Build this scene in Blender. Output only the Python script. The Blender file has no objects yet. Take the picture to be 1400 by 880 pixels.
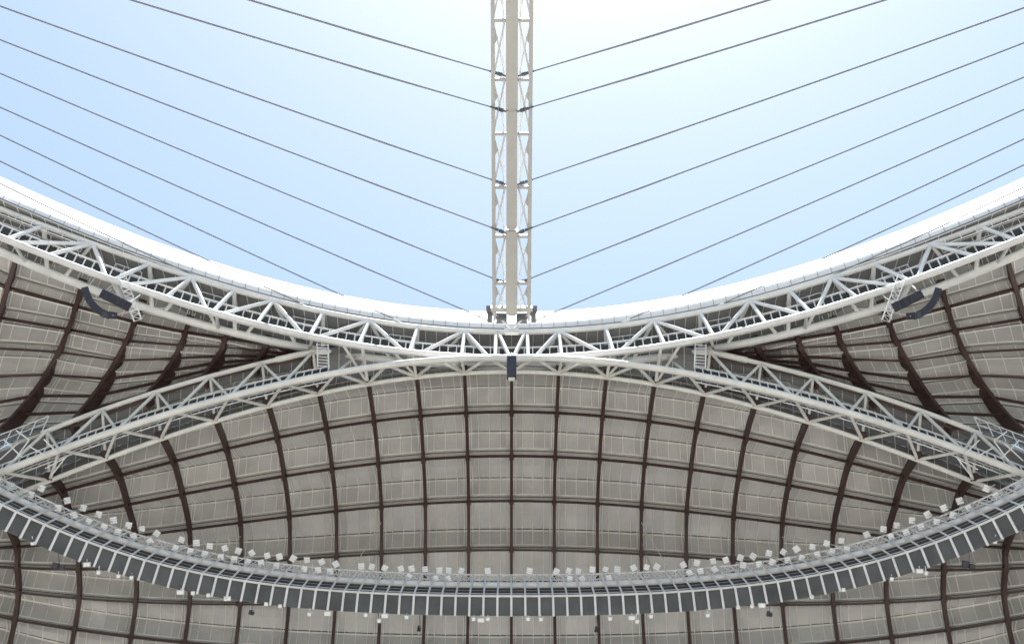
import bpy, math, random
import numpy as np
from mathutils import Vector, Matrix
random.seed(7)
R = math.radians
scene = bpy.context.scene
col = scene.collection

# ------------------------------------------------------------------ camera
PITCH = R(50); FPX = 1500.0; ROLL = 0.001; CX = 699.5
cP, sP = math.cos(PITCH), math.sin(PITCH)
fwd = Vector((0, cP, sP)); upv = Vector((0, -sP, cP)); rgt = Vector((1, 0, 0))
cd = bpy.data.cameras.new('camera'); cam = bpy.data.objects.new('camera', cd); col.objects.link(cam)
ix = (rgt + ROLL*upv).normalized(); iy = (upv - ROLL*rgt).normalized()
m = Matrix((ix, iy, -fwd)).transposed().to_4x4()
cam.matrix_world = m
cd.sensor_width = 36; cd.lens = 36*FPX/1400; cd.clip_start = 0.1; cd.clip_end = 5000
cd.shift_x = 0.5/1400
scene.camera = cam

# ------------------------------------------------------------------ sky, sun, exposure
SUN_EL, SUN_AZ = R(84), R(38)          # azimuth from +Y towards +X
w = bpy.data.worlds.new('World'); scene.world = w; w.use_nodes = True
nt = w.node_tree
bg = nt.nodes['Background']; bg.inputs[1].default_value = 0.094
sky = nt.nodes.new('ShaderNodeTexSky'); sky.sky_type = 'NISHITA'; sky.sun_disc = False
sky.sun_elevation = SUN_EL; sky.sun_rotation = SUN_AZ
sky.air_density = 1.0; sky.dust_density = .55; sky.ozone_density = 0.0; sky.altitude = 0
hz = nt.nodes.new('ShaderNodeMix'); hz.data_type = 'RGBA'; hz.blend_type = 'MULTIPLY'; hz.inputs[0].default_value = 1
hz.inputs[7].default_value = (1.17, 1.09, .915, 1)
nt.links.new(sky.outputs[0], hz.inputs[6]); nt.links.new(hz.outputs[2], bg.inputs[0])
sl = bpy.data.lights.new('sun', 'SUN'); sl.energy = 5.0; sl.angle = R(0.5); sl.color = (1, .97, .92)
so = bpy.data.objects.new('sun', sl); col.objects.link(so)
sd = Vector((math.sin(SUN_AZ)*math.cos(SUN_EL), math.cos(SUN_AZ)*math.cos(SUN_EL), math.sin(SUN_EL)))
so.rotation_euler = sd.to_track_quat('Z', 'Y').to_euler()
so.location = sd*300
scene.view_settings.view_transform = 'Standard'; scene.view_settings.look = 'None'
scene.view_settings.exposure = 1.68; scene.view_settings.gamma = 1
scene.view_settings.use_curve_mapping = False
scene.cycles.max_bounces = 10; scene.cycles.diffuse_bounces = 6; scene.cycles.transmission_bounces = 8

# ------------------------------------------------------------------ materials
def mat(name, c, rough=0.5, metal=0.0, noise=0.06, scale=1.5, trans=0.0, attr=False, spec=0.4, streak=False):
    M = bpy.data.materials.new(name); M.use_nodes = True
    n = M.node_tree; b = n.nodes['Principled BSDF']
    b.inputs['Roughness'].default_value = rough; b.inputs['Metallic'].default_value = metal
    b.inputs['Specular IOR Level'].default_value = spec
    tc = n.nodes.new('ShaderNodeTexCoord'); nz = n.nodes.new('ShaderNodeTexNoise')
    nz.inputs['Scale'].default_value = scale; nz.inputs['Detail'].default_value = 6; nz.inputs['Roughness'].default_value = .65
    if streak:
        mp = n.nodes.new('ShaderNodeMapping'); mp.inputs['Scale'].default_value = (2.5, .35, .35)
        n.links.new(tc.outputs['Object'], mp.inputs[0]); n.links.new(mp.outputs[0], nz.inputs['Vector'])
    else:
        n.links.new(tc.outputs['Object'], nz.inputs['Vector'])
    rp = n.nodes.new('ShaderNodeMapRange'); rp.inputs[1].default_value = .25; rp.inputs[2].default_value = .75
    rp.inputs[3].default_value = 1-noise*1.6; rp.inputs[4].default_value = 1+noise*.6
    n.links.new(nz.outputs[0], rp.inputs[0])
    mx = n.nodes.new('ShaderNodeMix'); mx.data_type = 'RGBA'; mx.blend_type = 'MULTIPLY'; mx.inputs[0].default_value = 1
    mx.inputs[6].default_value = (*c, 1); n.links.new(rp.outputs[0], mx.inputs[7])
    out = mx.outputs[2]
    if attr:
        at = n.nodes.new('ShaderNodeAttribute'); at.attribute_name = 'tint'
        m2 = n.nodes.new('ShaderNodeMix'); m2.data_type = 'RGBA'; m2.blend_type = 'MULTIPLY'; m2.inputs[0].default_value = 1
        n.links.new(out, m2.inputs[6]); n.links.new(at.outputs['Color'], m2.inputs[7]); out = m2.outputs[2]
    n.links.new(out, b.inputs['Base Color'])
    if trans > 0:
        t = n.nodes.new('ShaderNodeBsdfTranslucent'); n.links.new(out, t.inputs[0])
        ms = n.nodes.new('ShaderNodeMixShader'); ms.inputs[0].default_value = trans
        o = n.nodes['Material Output']
        n.links.new(b.outputs[0], ms.inputs[1]); n.links.new(t.outputs[0], ms.inputs[2]); n.links.new(ms.outputs[0], o.inputs[0])
    return M
WHITE = mat('white_steel', (.82, .815, .80), .42, noise=.13, scale=.9)
CREAM = mat('cream_steel', (.83, .815, .77), .45, noise=.14, scale=.9)
GREYW = mat('galvanised_rail', (.84, .84, .83), .45)
CLAD = mat('white_cladding', (.70, .70, .70), .55, noise=.05, trans=.03)
BAND = mat('fascia_band', (.74, .74, .74), .5, noise=.05)
BROWN = mat('brown_steel', (.072, .039, .034), .5, noise=.2, scale=1.2)
MEMB = mat('roof_membrane', (.56, .55, .53), .7, noise=.14, scale=.35, trans=.03, attr=True, spec=.2)
SEAM = mat('membrane_seam', (.88, .87, .84), .6, noise=.05)
GUT = mat('gutter_strip', (.54, .53, .505), .5, noise=.1)
DARKL = mat('dark_seam', (.10, .095, .09), .7)  # thin dark seam lines along the folds and gutters
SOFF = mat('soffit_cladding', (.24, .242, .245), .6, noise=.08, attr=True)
PANEL = mat('screen_grey', (.125, .13, .13), .4, noise=.3, scale=.6)
TRAY = mat('cable_tray', (.06, .06, .06), .6)
CABLE = mat('steel_cable', (.27, .27, .28), .7, spec=.1)
STRAND = mat('pale_cable', (.33, .33, .33), .7, spec=.1)
SOCK = mat('dark_socket', (.16, .17, .18), .4, metal=.5)
KHAKI = mat('beam_paint', (.52, .515, .49), .45, noise=.06)
SPK = mat('speaker_navy', (.045, .046, .062), .5, noise=.2)
LAMP = mat('lamp_housing', (.6, .6, .59), .4)
LENS = mat('lamp_glass', (.92, .92, .91), .25)
GROUND = mat('pale_ground', (.52, .505, .48), .9, noise=.2, scale=.2)
PITCHM = mat('pitch_turf', (.13, .15, .10), .9, noise=.3, scale=.4)
STAND = mat('seat_rows', (.14, .135, .125), .8, noise=.2, scale=.6)
REARM = mat('rear_membrane', (.25, .245, .235), .7)
INFILL = mat('mesh_infill', (.05, .05, .05), .8)
PLAT = mat('platform_steel', (.20, .205, .215), .5, noise=.15)

# ------------------------------------------------------------------ mesh helper
class MB:
    def __init__(s): s.v = []; s.f = []; s.mi = []; s.tint = []
    def face(s, idx, mi=0, tint=1.0): s.f.append(idx); s.mi.append(mi); s.tint.append(tint)
    def quad(s, a, b, c, d, mi=0, tint=1.0):
        n = len(s.v); s.v += [tuple(a), tuple(b), tuple(c), tuple(d)]; s.face((n, n+1, n+2, n+3), mi, tint)
    def tube(s, pts, r, n=8, mi=0, cap=True, up=None):
        pts = [Vector(p) for p in pts]; base = len(s.v); N = len(pts)
        ref = Vector(up) if up else Vector((0, 0, 1))
        for i, p in enumerate(pts):
            t = (pts[min(i+1, N-1)]-pts[max(i-1, 0)])
            if t.length < 1e-9: t = Vector((1, 0, 0))
            t.normalize(); rf = ref if abs(t.dot(ref)) < .97 else Vector((0, 1, 0))
            a = t.cross(rf).normalized(); b = a.cross(t)
            for k in range(n):
                an = 2*math.pi*(k+.5)/n
                s.v.append(tuple(p+a*(r*math.cos(an))+b*(r*math.sin(an))))
        for i in range(N-1):
            for k in range(n):
                k2 = (k+1) % n; o = base+i*n
                s.face((o+k, o+k2, o+n+k2, o+n+k), mi)
        if cap:
            s.face(tuple(range(base+n-1, base-1, -1)), mi); s.face(tuple(base+(N-1)*n+k for k in range(n)), mi)
    def beam(s, pts, wdirs, ddirs, wd, dp, mi=0, off=0.0):
        """rectangular section swept: width wd along wdirs, depth dp along ddirs starting at off"""
        base = len(s.v); N = len(pts)
        for p, a, b in zip(pts, wdirs, ddirs):
            p = Vector(p); a = Vector(a); b = Vector(b)
            for q, e in ((-1, off), (1, off), (1, off+dp), (-1, off+dp)):
                s.v.append(tuple(p+a*(q*wd/2)+b*e))
        for i in range(N-1):
            o = base+i*4
            for k in range(4):
                k2 = (k+1) % 4; s.face((o+k, o+k2, o+4+k2, o+4+k), mi)
        s.face((base+3, base+2, base+1, base), mi); o = base+(N-1)*4; s.face((o, o+1, o+2, o+3), mi)
    def box(s, c, ax, ay, az, hx, hy, hz, mi=0, bev=0.0):
        c = Vector(c); base = len(s.v)
        if bev <= 0:
            for x in (-1, 1):
                for y in (-1, 1):
                    for z in (-1, 1):
                        s.v.append(tuple(c+ax*(x*hx)+ay*(y*hy)+az*(z*hz)))
            for q in ((0, 1, 3, 2), (4, 6, 7, 5), (0, 4, 5, 1), (2, 3, 7, 6), (0, 2, 6, 4), (1, 5, 7, 3)):
                s.face(tuple(base+k for k in q), mi)
            return
        ring = []
        for lz, ins in ((-hz, bev), (-hz+bev, 0), (hz-bev, 0), (hz, bev)):
            X, Y = hx-ins, hy-ins; cc = bev
            ring.append([(-X+cc, -Y), (X-cc, -Y), (X, -Y+cc), (X, Y-cc), (X-cc, Y), (-X+cc, Y), (-X, Y-cc), (-X, -Y+cc)])
            for (x, y) in ring[-1]: s.v.append(tuple(c+ax*x+ay*y+az*lz))
        for i in range(3):
            for k in range(8):
                k2 = (k+1) % 8; o = base+i*8; s.face((o+k, o+k2, o+8+k2, o+8+k), mi)
        s.face(tuple(base+7-k for k in range(8)), mi); s.face(tuple(base+24+k for k in range(8)), mi)
    def build(s, name, mats, parent=None, smooth=False, label=None):
        me = bpy.data.meshes.new(name); me.from_pydata(s.v, [], s.f)
        if not isinstance(mats, (list, tuple)): mats = [mats]
        for q in mats: me.materials.append(q)
        me.polygons.foreach_set('material_index', s.mi)
        if any(t != 1.0 for t in s.tint):
            a = me.color_attributes.new('tint', 'FLOAT_COLOR', 'CORNER'); k = 0
            for f, t in zip(s.f, s.tint):
                tt = t if isinstance(t, tuple) else (t, t, t)
                for _ in f: a.data[k].color = (*tt, 1); k += 1
        elif any(q in (MEMB, SOFF) for q in mats):
            a = me.color_attributes.new('tint', 'FLOAT_COLOR', 'CORNER')
            a.data.foreach_set('color', [1.0]*(4*len(a.data)))
        if smooth:
            me.polygons.foreach_set('use_smooth', [True]*len(me.polygons))
            try: me.set_sharp_from_angle(angle=R(40))
            except Exception: pass
        me.update()
        o = bpy.data.objects.new(name, me); col.objects.link(o)
        if parent: o.parent = parent; o.matrix_parent_inverse = parent.matrix_world.inverted()
        if label: o['label'] = label
        return o

def thing(name, label, cat, loc=(0, 0, 0), group=None):
    o = bpy.data.objects.new(name, None); col.objects.link(o); o.location = loc; o.empty_display_size = .3
    o.matrix_world = Matrix.Translation(Vector(loc))
    o['label'] = label; o['category'] = cat
    if group: o['group'] = group
    return o
ORD = ['zeroth', 'first', 'second', 'third', 'fourth', 'fifth', 'sixth', 'seventh', 'eighth', 'ninth', 'tenth', 'eleventh', 'twelfth',
       'thirteenth', 'fourteenth', 'fifteenth', 'sixteenth', 'seventeenth', 'eighteenth', 'nineteenth', 'twentieth', 'twenty-first',
       'twenty-second', 'twenty-third', 'twenty-fourth', 'twenty-fifth', 'twenty-sixth', 'twenty-seventh', 'twenty-eighth', 'twenty-ninth', 'thirtieth',
       'thirty-first', 'thirty-second', 'thirty-third', 'thirty-fourth', 'thirty-fifth', 'thirty-sixth']

# sight line through a surveyed point of the photograph, met with a real surface
def ray(px, py):
    dx = px-CX; dy = 440-py
    x = (dx-ROLL*dy)/FPX; y = (dy+ROLL*dx)/FPX
    return Vector((x, cP-y*sP, sP+y*cP))
def at_z(px, py, z): d = ray(px, py); return d*(z/d.z)
def at_y(px, py, y): d = ray(px, py); return d*(y/d.y)
def at_d(px, py, dep): return ray(px, py)*dep
def fit_y(pts, deg=2):
    """symmetric curve Y(X) = poly(X^2) through points"""
    X = np.array([(p.x/20)**2 for p in pts]); Y = np.array([p.y for p in pts])
    co = np.polyfit(X, Y, deg); return lambda x: float(np.polyval(co, (x/20)**2))
def fit_z(pts, deg=2):
    X = np.array([abs(p.x)/20 for p in pts]); Z = np.array([p.z for p in pts])
    co = np.polyfit(X, Z, deg); return lambda x: float(np.polyval(co, abs(x)/20))
def lin(a, b, n): return [a+(b-a)*i/(n-1) for i in range(n)]
def polyat(pts, t):
    """resample polyline by arc length fraction t"""
    L = [0]
    for a, b in zip(pts, pts[1:]): L.append(L[-1]+(Vector(b)-Vector(a)).length)
    s = t*L[-1]
    for i in range(len(pts)-1):
        if s <= L[i+1] or i == len(pts)-2:
            q = (s-L[i])/max(1e-9, L[i+1]-L[i]); return Vector(pts[i]).lerp(Vector(pts[i+1]), q)

# ------------------------------------------------------------------ ground
g = MB(); g.quad((-1500, -1500, -1.7), (1500, -1500, -1.7), (1500, 1500, -1.7), (-1500, 1500, -1.7))
go = g.build('ground', GROUND); go['kind'] = 'structure'

# ------------------------------------------------------------------ curves of the roof
# end vault: rows j of (Y, Z) coefficients in u=(X/20)^2
VC = np.array([[[40.874, 0.014, 0.538], [44.450, -6.662, 1.107]],
 [[44.647, -1.147, 0.287], [44.869, -6.284, 0.877]],
 [[48.073, -2.084, 0.032], [44.661, -6.005, 0.686]],
 [[51.182, -2.657, -0.192], [43.948, -5.515, 0.619]],
 [[53.472, -3.289, -0.331], [42.136, -4.719, 0.561]],
 [[55.451, -3.982, -0.233], [39.838, -3.506, 0.404]],
 [[56.771, -4.663, -0.037], [37.010, -2.243, 0.263]],
 [[57.992, -5.344, 0.159], [33.732, -0.980, 0.121]],
 [[59.112, -6.025, 0.355], [30.004, 0.283, -0.021]]])
def vault(x, t):
    t = min(max(t, 0), 8); j = min(int(t), 7); f = t-j
    p = []
    for k in (j-1, j, j+1, j+2):
        k2 = min(max(k, 0), 8); c = VC[k2]
        if k < 0: c = 2*VC[0]-VC[1]
        if k > 8: c = 2*VC[8]-VC[7]
        p.append(c)
    c = .5*((2*p[1])+(p[2]-p[0])*f+(2*p[0]-5*p[1]+4*p[2]-p[3])*f*f+(3*p[1]-p[0]-3*p[2]+p[3])*f**3)
    u = (x/20)**2; B = np.array([1, u, u*u])
    return Vector((x, float(c[0]@B), float(c[1]@B)))
ZA = 43.6
A_PX = [(0, 323), (62, 350), (147, 380), (225, 409), (287, 425), (350, 440), (412, 457), (487, 474), (562, 482), (625, 486), (695, 489)]
A_y = fit_y([at_z(x, y, ZA) for x, y in A_PX])
ZU = 46.3
U_PX = [(30, 297), (125, 333), (205, 359), (267, 381), (372, 411), (442, 427), (505, 437), (570, 447), (635, 452.5), (695, 454)]
U_y = fit_y([at_z(x, y, ZU) for x, y in U_PX])
Z4 = 45.3
C4_PX = [(0, 345), (107, 385), (187, 415), (255, 440), (310, 455), (375, 466), (432, 478), (695, 500)]
C4_y = fit_y([at_z(x, y, Z4) for x, y in C4_PX])
ZF = 46.55
FB_PX = [(0, 271), (125, 322), (210, 357), (350, 398), (475, 427), (575, 442), (662, 449), (698, 450)]
FB_y = fit_y([at_z(x, y, ZF) for x, y in FB_PX])
ZC = 47.0
FC_PX = [(0, 262), (100, 307), (212, 346), (350, 387), (450, 415), (537, 430), (667, 440), (698, 441)]
FC_y = fit_y([at_z(x, y, ZC) for x, y in FC_PX])
T_PX = [(0, 241), (100, 286), (200, 326), (275, 354), (350, 374), (437, 396), (525, 412), (600, 421), (675, 427), (698, 428)]
ZT = 48.75
FT_y = fit_y([at_z(x, y, ZT) for x, y in T_PX])
def cA(x): return Vector((x, A_y(x), ZA))
def cU(x): return Vector((x, U_y(x), ZU))
def c4(x): return Vector((x, C4_y(x), Z4))
# arch truss chords
def arch_pts(px, dy):
    out = []
    for x, y in px:
        Y = 41
        for _ in range(4):
            p = at_y(x, y, Y); Y = vault(p.x, 0).y+dy
        out.append(at_y(x, y, Y))
    return out
C1_PX = [(0, 645), (72, 619), (160, 590), (242, 562), (322, 537), (405, 521), (475, 507), (525, 500), (575, 495), (625, 491), (698, 489.5)]
C3_PX = [(0, 614), (67, 590), (110, 576), (192, 540), (270, 517), (350, 497), (400, 487), (432, 481)]
C1_D, C3_D = -2.4, -1.7
C1_z = fit_z(arch_pts(C1_PX, C1_D), 3); C3_z = fit_z(arch_pts(C3_PX, C3_D), 2)
def c1(x): return Vector((x, vault(x, 0).y+C1_D, C1_z(x)))
def c3(x): return Vector((x, vault(x, 0).y+C3_D, C3_z(x)))
def c2(x): return vault(x, 0)
XM = 30.0

# ------------------------------------------------------------------ roof canopies (ribs, purlins, folded membrane)
def outward(fn, a, t, da=.05, dt=.05):
    p = fn(a, t); u = fn(a+da, t)-fn(a-da, t); v = fn(a, t+dt)-fn(a, t-dt)
    n = u.cross(v)
    if n.length < 1e-9: n = p.copy()
    n.normalize()
    return n if n.dot(p) > 0 else -n
def canopy(root, fn, ribs, ncell, t0=0, fold=1.7, rib_w=.18, rib_d=.55, lift=.50, nseam=4, edge=.1, tm=.95, ntilt=.3, vert=True):
    UPV = Vector((0, 0, 1))
    def memb(a, t):
        j = math.floor(t+1e-9); f = t-j
        if f < .5: tt, h = tm*f*2, 2*f
        else: tt, h = tm+(1-tm)*(2*f-1), 2-2*f
        n = outward(fn, a, max(j+tt, .06)); dv = (UPV*(1-ntilt)+n*ntilt).normalized()
        return fn(a, j+tt)+n*lift+dv*(fold*h)
    def toward(a, t, d):
        p = memb(a, t); return p-p.normalized()*d
    for i, a in enumerate(ribs):
        ts = lin(t0, t0+ncell, ncell*3+1); pts = [fn(a, t) for t in ts]
        nd = []; wd = []
        for k, p in enumerate(pts):
            tg = (pts[min(k+1, len(pts)-1)]-pts[max(k-1, 0)]).normalized()
            n = outward(fn, a, max(ts[k], .06)); n = (n*.25+UPV*.75) if vert else n; wv = tg.cross(n).normalized(); n2 = wv.cross(tg).normalized()
            if n2.dot(n) < 0: n2 = -n2
            nd.append(n2); wd.append(wv)
        b = MB(); b.beam(pts, wd, nd, rib_w, .035, off=0); b.beam(pts, wd, nd, rib_w*.8, rib_d-.07, off=.035); b.beam(pts, wd, nd, rib_w, .035, off=rib_d-.035)
        q = 0
        for j in range(ncell):                      # cleats where the purlins meet the rib
            p = fn(a, t0+j); b.box(p+nd[j*3]*.16, wd[j*3], nd[j*3], wd[j*3].cross(nd[j*3]), rib_w*.75, .13, .12)
        b.box(pts[0]+nd[0]*.15-(pts[1]-pts[0]).normalized()*.12, wd[0], nd[0], wd[0].cross(nd[0]), rib_w*.95, .2, .16)
        b.build('rib', BROWN, root)
    a0, a1 = ribs[0], ribs[-1]
    for j in range(ncell+1):
        t = t0+j; aa = lin(a0, a1, (len(ribs)-1)*2+1); pts = [fn(a, t) for a in aa]; nd = [outward(fn, a, max(t, .06)) for a in aa]
        wd = []
        for k in range(len(pts)):
            tg = (pts[min(k+1, len(pts)-1)]-pts[max(k-1, 0)]).normalized(); wv = tg.cross(nd[k]).normalized(); wd.append(wv)
            nd[k] = wv.cross(tg).normalized() if wv.cross(tg).dot(nd[k]) > 0 else -wv.cross(tg).normalized()
        if j == 0: continue
        b = MB(); b.beam(pts, wd, nd, .10, .14, off=.2); b.build('purlin', BROWN, root)
    for i in range(len(ribs)-1):
        b = MB(); aL, aR = ribs[i], ribs[i+1]
        cols = [aL+(aR-aL)*k/nseam for k in range(nseam+1)]
        for j in range(ncell):
            t = t0+j
            rows = [t, t+.25, t+.5, t+.69, t+.88]
            for k in range(nseam):
                c = random.gauss(0, .035)
                for h in range(4):
                    tone = 1+c+random.gauss(0, .012)
                    tint = (tone, tone*(1+random.gauss(0, .008)), tone*(1+random.gauss(0, .012)))
                    e0 = rows[h]+(1e-4 if h == 0 else 0); e1 = rows[h+1]
                    b.quad(memb(cols[k], e0), memb(cols[k+1], e0), memb(cols[k+1], e1), memb(cols[k], e1), 0, tint)
                b.quad(memb(cols[k], t+.88), memb(cols[k+1], t+.88), memb(cols[k+1], t+.9999), memb(cols[k], t+.9999), 2)
            def lined(t_, r, mi, d):
                b.tube([toward(a, t_, d) for a in cols], r, 4, mi, cap=False)
            lined(t+.88, .038, 1, .04); lined(t+.94, .02, 3, .03); lined(t+.485, .028, 3, .04); lined(t+.515, .05, 1, .06)
            ed = edge*(aR-aL)
            for a, r in [(cols[k], .031) for k in range(1, nseam)]+[(aL+ed, .042), (aR-ed, .042), (aL+ed*.5, .024), (aR-ed*.5, .024)]:
                b.tube([toward(a, q, .045) for q in (t+.01, t+.25, t+.5, t+.69, t+.88)], r, 4, 1, cap=False)
        b.build('membrane_panel', [MEMB, SEAM, GUT, DARKL], root)

D_RIB = 2.6
root = thing('roof_canopy', 'pale grey folded membrane vault with brown ribs above the curved light gantry', 'roof', (0, 58, 38))
canopy(root, vault, [D_RIB*i for i in range(-11, 12)], 8)

SIDE_RIBS = [
 [(-85, 300), (-98, 380), (-122, 460), (-155, 550), (-190, 650)],
 [(20, 357), (10, 400), (-8, 450), (-35, 520), (-82, 632)],
 [(110, 392), (96, 440), (88, 470), (67, 502), (42, 537), (5, 578), (0, 584)],
 [(192, 420), (187, 440), (172, 470), (147, 507), (125, 540), (95, 577)],
 [(257, 442), (250, 465), (232, 497), (215, 520), (196, 540)],
 [(310, 457), (300, 482), (277, 513)],
 [(365, 468), (358, 482), (346, 497)],
 [(428, 479), (427.5, 480), (426, 482)]]
def side_rib(k, t):
    pl = [Vector((a, b, 0)) for a, b in SIDE_RIBS[k]]
    tt = t/7.0
    if len(pl) > 3:          # one smooth bow per rib
        L = np.cumsum([0]+[(b_-a_).length for a_, b_ in zip(pl, pl[1:])]); L = L/L[-1]
        wt = np.array([4.0]+[1.0]*(len(pl)-2)+[4.0])
        q = Vector((float(np.polyval(np.polyfit(L, [v.x for v in pl], 2, w=wt), tt)), float(np.polyval(np.polyfit(L, [v.y for v in pl], 2, w=wt), tt)), 0))
    else: q = polyat(pl, min(max(tt, 0), 1))
    top = at_z(pl[0].x, pl[0].y, Z4+.05); d0 = top.y*cP+top.z*sP
    e = pl[-1]; Y = 39.5
    for _ in range(4): p = at_y(e.x, e.y, Y); Y = vault(p.x, 0).y+C3_D
    p = at_y(e.x, e.y, Y); d1 = p.y*cP+p.z*sP
    ln = (pl[-1]-pl[0]).length/190.0
    return at_d(q.x, q.y, d0+(d1-d0)*tt+3.2*min(1.1, ln)*4*tt*(1-tt))
SR = [[side_rib(k, i*7/28) for i in range(29)] for k in range(8)]
def side_fn(sg):
    def fn(a, t):
        a = min(max(a, 0), 7); k = min(int(a), 6); f = a-k
        t = min(max(t, 0), 7)*4; i = min(int(t), 27); g_ = t-i
        p = SR[k][i].lerp(SR[k][i+1], g_).lerp(SR[k+1][i].lerp(SR[k+1][i+1], g_), f)
        return Vector((p.x*-sg, p.y, p.z))
    return fn
for sg, nm in ((-1, 'left'), (1, 'right')):
    root = thing('roof_canopy', 'shaded folded membrane roof on the far %s between rim truss and arch truss' % nm, 'roof', (sg*24, 38, 42))
    canopy(root, side_fn(sg), [0, 1, 2, 3, 4, 5, 6, 7], 7, fold=-.75, rib_w=.22, rib_d=.75, lift=.95, nseam=4, edge=.09, tm=.06, ntilt=.15, vert=False)

# rest of the stadium round and behind the viewer: seating bowl, rear roof
b = MB(); NB = 72
def ringp(a, r, z): return Vector((math.sin(a)*r, 4+math.cos(a)*r*1.02, z))
for i in range(NB):
    a0, a1 = 2*math.pi*i/NB, 2*math.pi*(i+1)/NB
    for (r0, z0), (r1, z1) in (((38, -1.6), (38, 0)), ((38, 0), (49, 7)), ((49, 7), (49, 9)), ((49, 9), (60, 20)), ((60, 20), (60.5, 27))):
        b.quad(ringp(a0, r0, z0), ringp(a1, r0, z0), ringp(a1, r1, z1), ringp(a0, r1, z1))
o = b.build('stands', STAND); o['kind'] = 'structure'
b = MB()
def rearp(a, k):
    r, z = ((35.5, 47.2), (42, 47.6), (50, 45), (57, 38), (60.4, 27))[k]; return ringp(a, r, z)
A0 = R(62)
for i in range(60):
    a0 = A0+(2*math.pi-2*A0)*i/60; a1 = A0+(2*math.pi-2*A0)*(i+1)/60
    for k in range(4): b.quad(rearp(a0, k), rearp(a1, k), rearp(a1, k+1), rearp(a0, k+1))
o = b.build('rear_roof', REARM, None, True); o['label'] = 'plain pale membrane roof behind the viewer, opposite the ribbed vault'; o['category'] = 'roof'

# ------------------------------------------------------------------ fascia and soffit of the oculus
root = thing('roof_fascia', 'curved white fascia edging the open sky above the rim truss', 'fascia', (0, 39, 46))
XS = lin(-XM, XM, 121)
prof = []
def fas(x, k):
    C = Vector((x, FC_y(x), ZC)); Bv = Vector((x, FB_y(x), ZF)); T = Vector((x, FT_y(x), ZT))
    if k == 0: return Bv
    if k == 4: return T
    n = (T-C).normalized(); mB = Bv.lerp(C, .75)
    if k == 1: return mB
    if k == 2: return C.lerp(T, .06)*1.0+(Bv-C)*.02
    if k == 3: return C.lerp(T, .5)
b = MB()
for i in range(120):
    x0, x1 = XS[i], XS[i+1]
    b.quad(fas(x0, 2), fas(x1, 2), fas(x1, 3), fas(x0, 3)); b.quad(fas(x0, 3), fas(x1, 3), fas(x1, 4), fas(x0, 4))
    def ext(x): return 4.2+17*min(1, max(0, (abs(x)-13)/6))  # reach of the unseen top skin, added to stop sun leaking in at the sides
    def rad(x): v = Vector((x*.8, 22, 0)).normalized(); return v
    o0 = fas(x0, 4)+rad(x0)*4+Vector((0, 0, .9)); o1 = fas(x1, 4)+rad(x1)*4+Vector((0, 0, .9)); b.quad(fas(x0, 4), fas(x1, 4), o1, o0)
    p0 = fas(x0, 4)+rad(x0)*ext(x0)+Vector((0, 0, 1.3)); p1 = fas(x1, 4)+rad(x1)*ext(x1)+Vector((0, 0, 1.3)); b.quad(o0, o1, p1, p0)
b.build('cladding', CLAD, root, smooth=True)
b = MB()
for i in range(120):
    x0, x1 = XS[i], XS[i+1]
    b.quad(fas(x0, 0), fas(x1, 0), fas(x1, 1), fas(x0, 1)); b.quad(fas(x0, 1), fas(x1, 1), fas(x1, 2), fas(x0, 2))
for x in lin(-28.5, 28.5, 86):
    b.tube([fas(x, 0)*.9995, fas(x, 1)*.9995, fas(x, 2)*.9995], .012, 4, 1, cap=False)
b.tube([fas(x, 0)*.9995 for x in XS], .03, 4, 1)
b.build('lower_band', [BAND, PLAT], root, smooth=True)
# soffit: from the fascia's lower lip back and down to the outer chord
b = MB()
def sof(x, f):
    p = Vector((x, FB_y(x)+.12, ZF-.02)); q = c4(x)+Vector((0, .15, -.05))
    if abs(x) < 12:
        e = 1-max(0, (abs(x)-9)/3); e = min(1, e); q = q.lerp(c2(x)+Vector((0, .35, .25)), e)
    s_ = p.lerp(q, f); return s_+Vector((0, .9, .5))*(math.sin(math.pi*f))
XS2 = lin(-XM, XM, 101)
for i in range(100):
    for h in range(5):
        c = 1+random.gauss(0, .03)
        b.quad(sof(XS2[i], h/5), sof(XS2[i+1], h/5), sof(XS2[i+1], (h+1)/5), sof(XS2[i], (h+1)/5), 0, c)
    if abs(XS2[i]) > 8:
        o0, o1 = sof(XS2[i], 1), sof(XS2[i+1], 1); b.quad(o0, o1, o1+o1.normalized()*1.6, o0+o0.normalized()*1.6)
    b.tube([sof(XS2[i], h/8)*.9992 for h in range(9)], .018, 4, 1, cap=False)
b.build('soffit', [SOFF, SEAM], root)

# ------------------------------------------------------------------ oculus rim truss
def xof(fn, px, py, z): return at_z(px, py, z).x
root = thing('rim_truss', 'white tubular truss ringing the opening below the fascia', 'truss', (0, 39.4, 43.6))
def curve(fn, a, b_, n): return [fn(x) for x in lin(a, b_, n)]
m_ = MB(); m_.tube(curve(cA, -XM, XM, 121), .17, 12); [m_.tube([cA(x-.07), cA(x+.07)], .185, 12) for x in lin(-27, 27, 19)]; m_.build('lower_chord', WHITE, root, True)
m_ = MB(); m_.tube(curve(cU, -XM, XM, 121), .15, 10); m_.build('upper_chord', WHITE, root, True)
m_ = MB(); m_.tube(curve(c4, -XM, XM, 121), .22, 12); m_.build('outer_chord', WHITE, root, True)
def xa(px): 
    y = np.interp(px, [p[0] for p in A_PX], [p[1] for p in A_PX]); return at_z(px, y, ZA).x
def xu(px):
    y = np.interp(px, [p[0] for p in U_PX], [p[1] for p in U_PX]); return at_z(px, y, ZU).x
EVEN = [(635, (575, 631, 668)), (505, (433, 490, 552)), (374, (300, 350, 414)), (262, (172, 226, 282)), (127, (18, 64, 145)), (-30, (-140, -90, -5))]
ODD = [(571, 560), (442, 423), (320, 290), (204, 154), (60, 8), (678, 677), (681, 697)]
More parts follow.
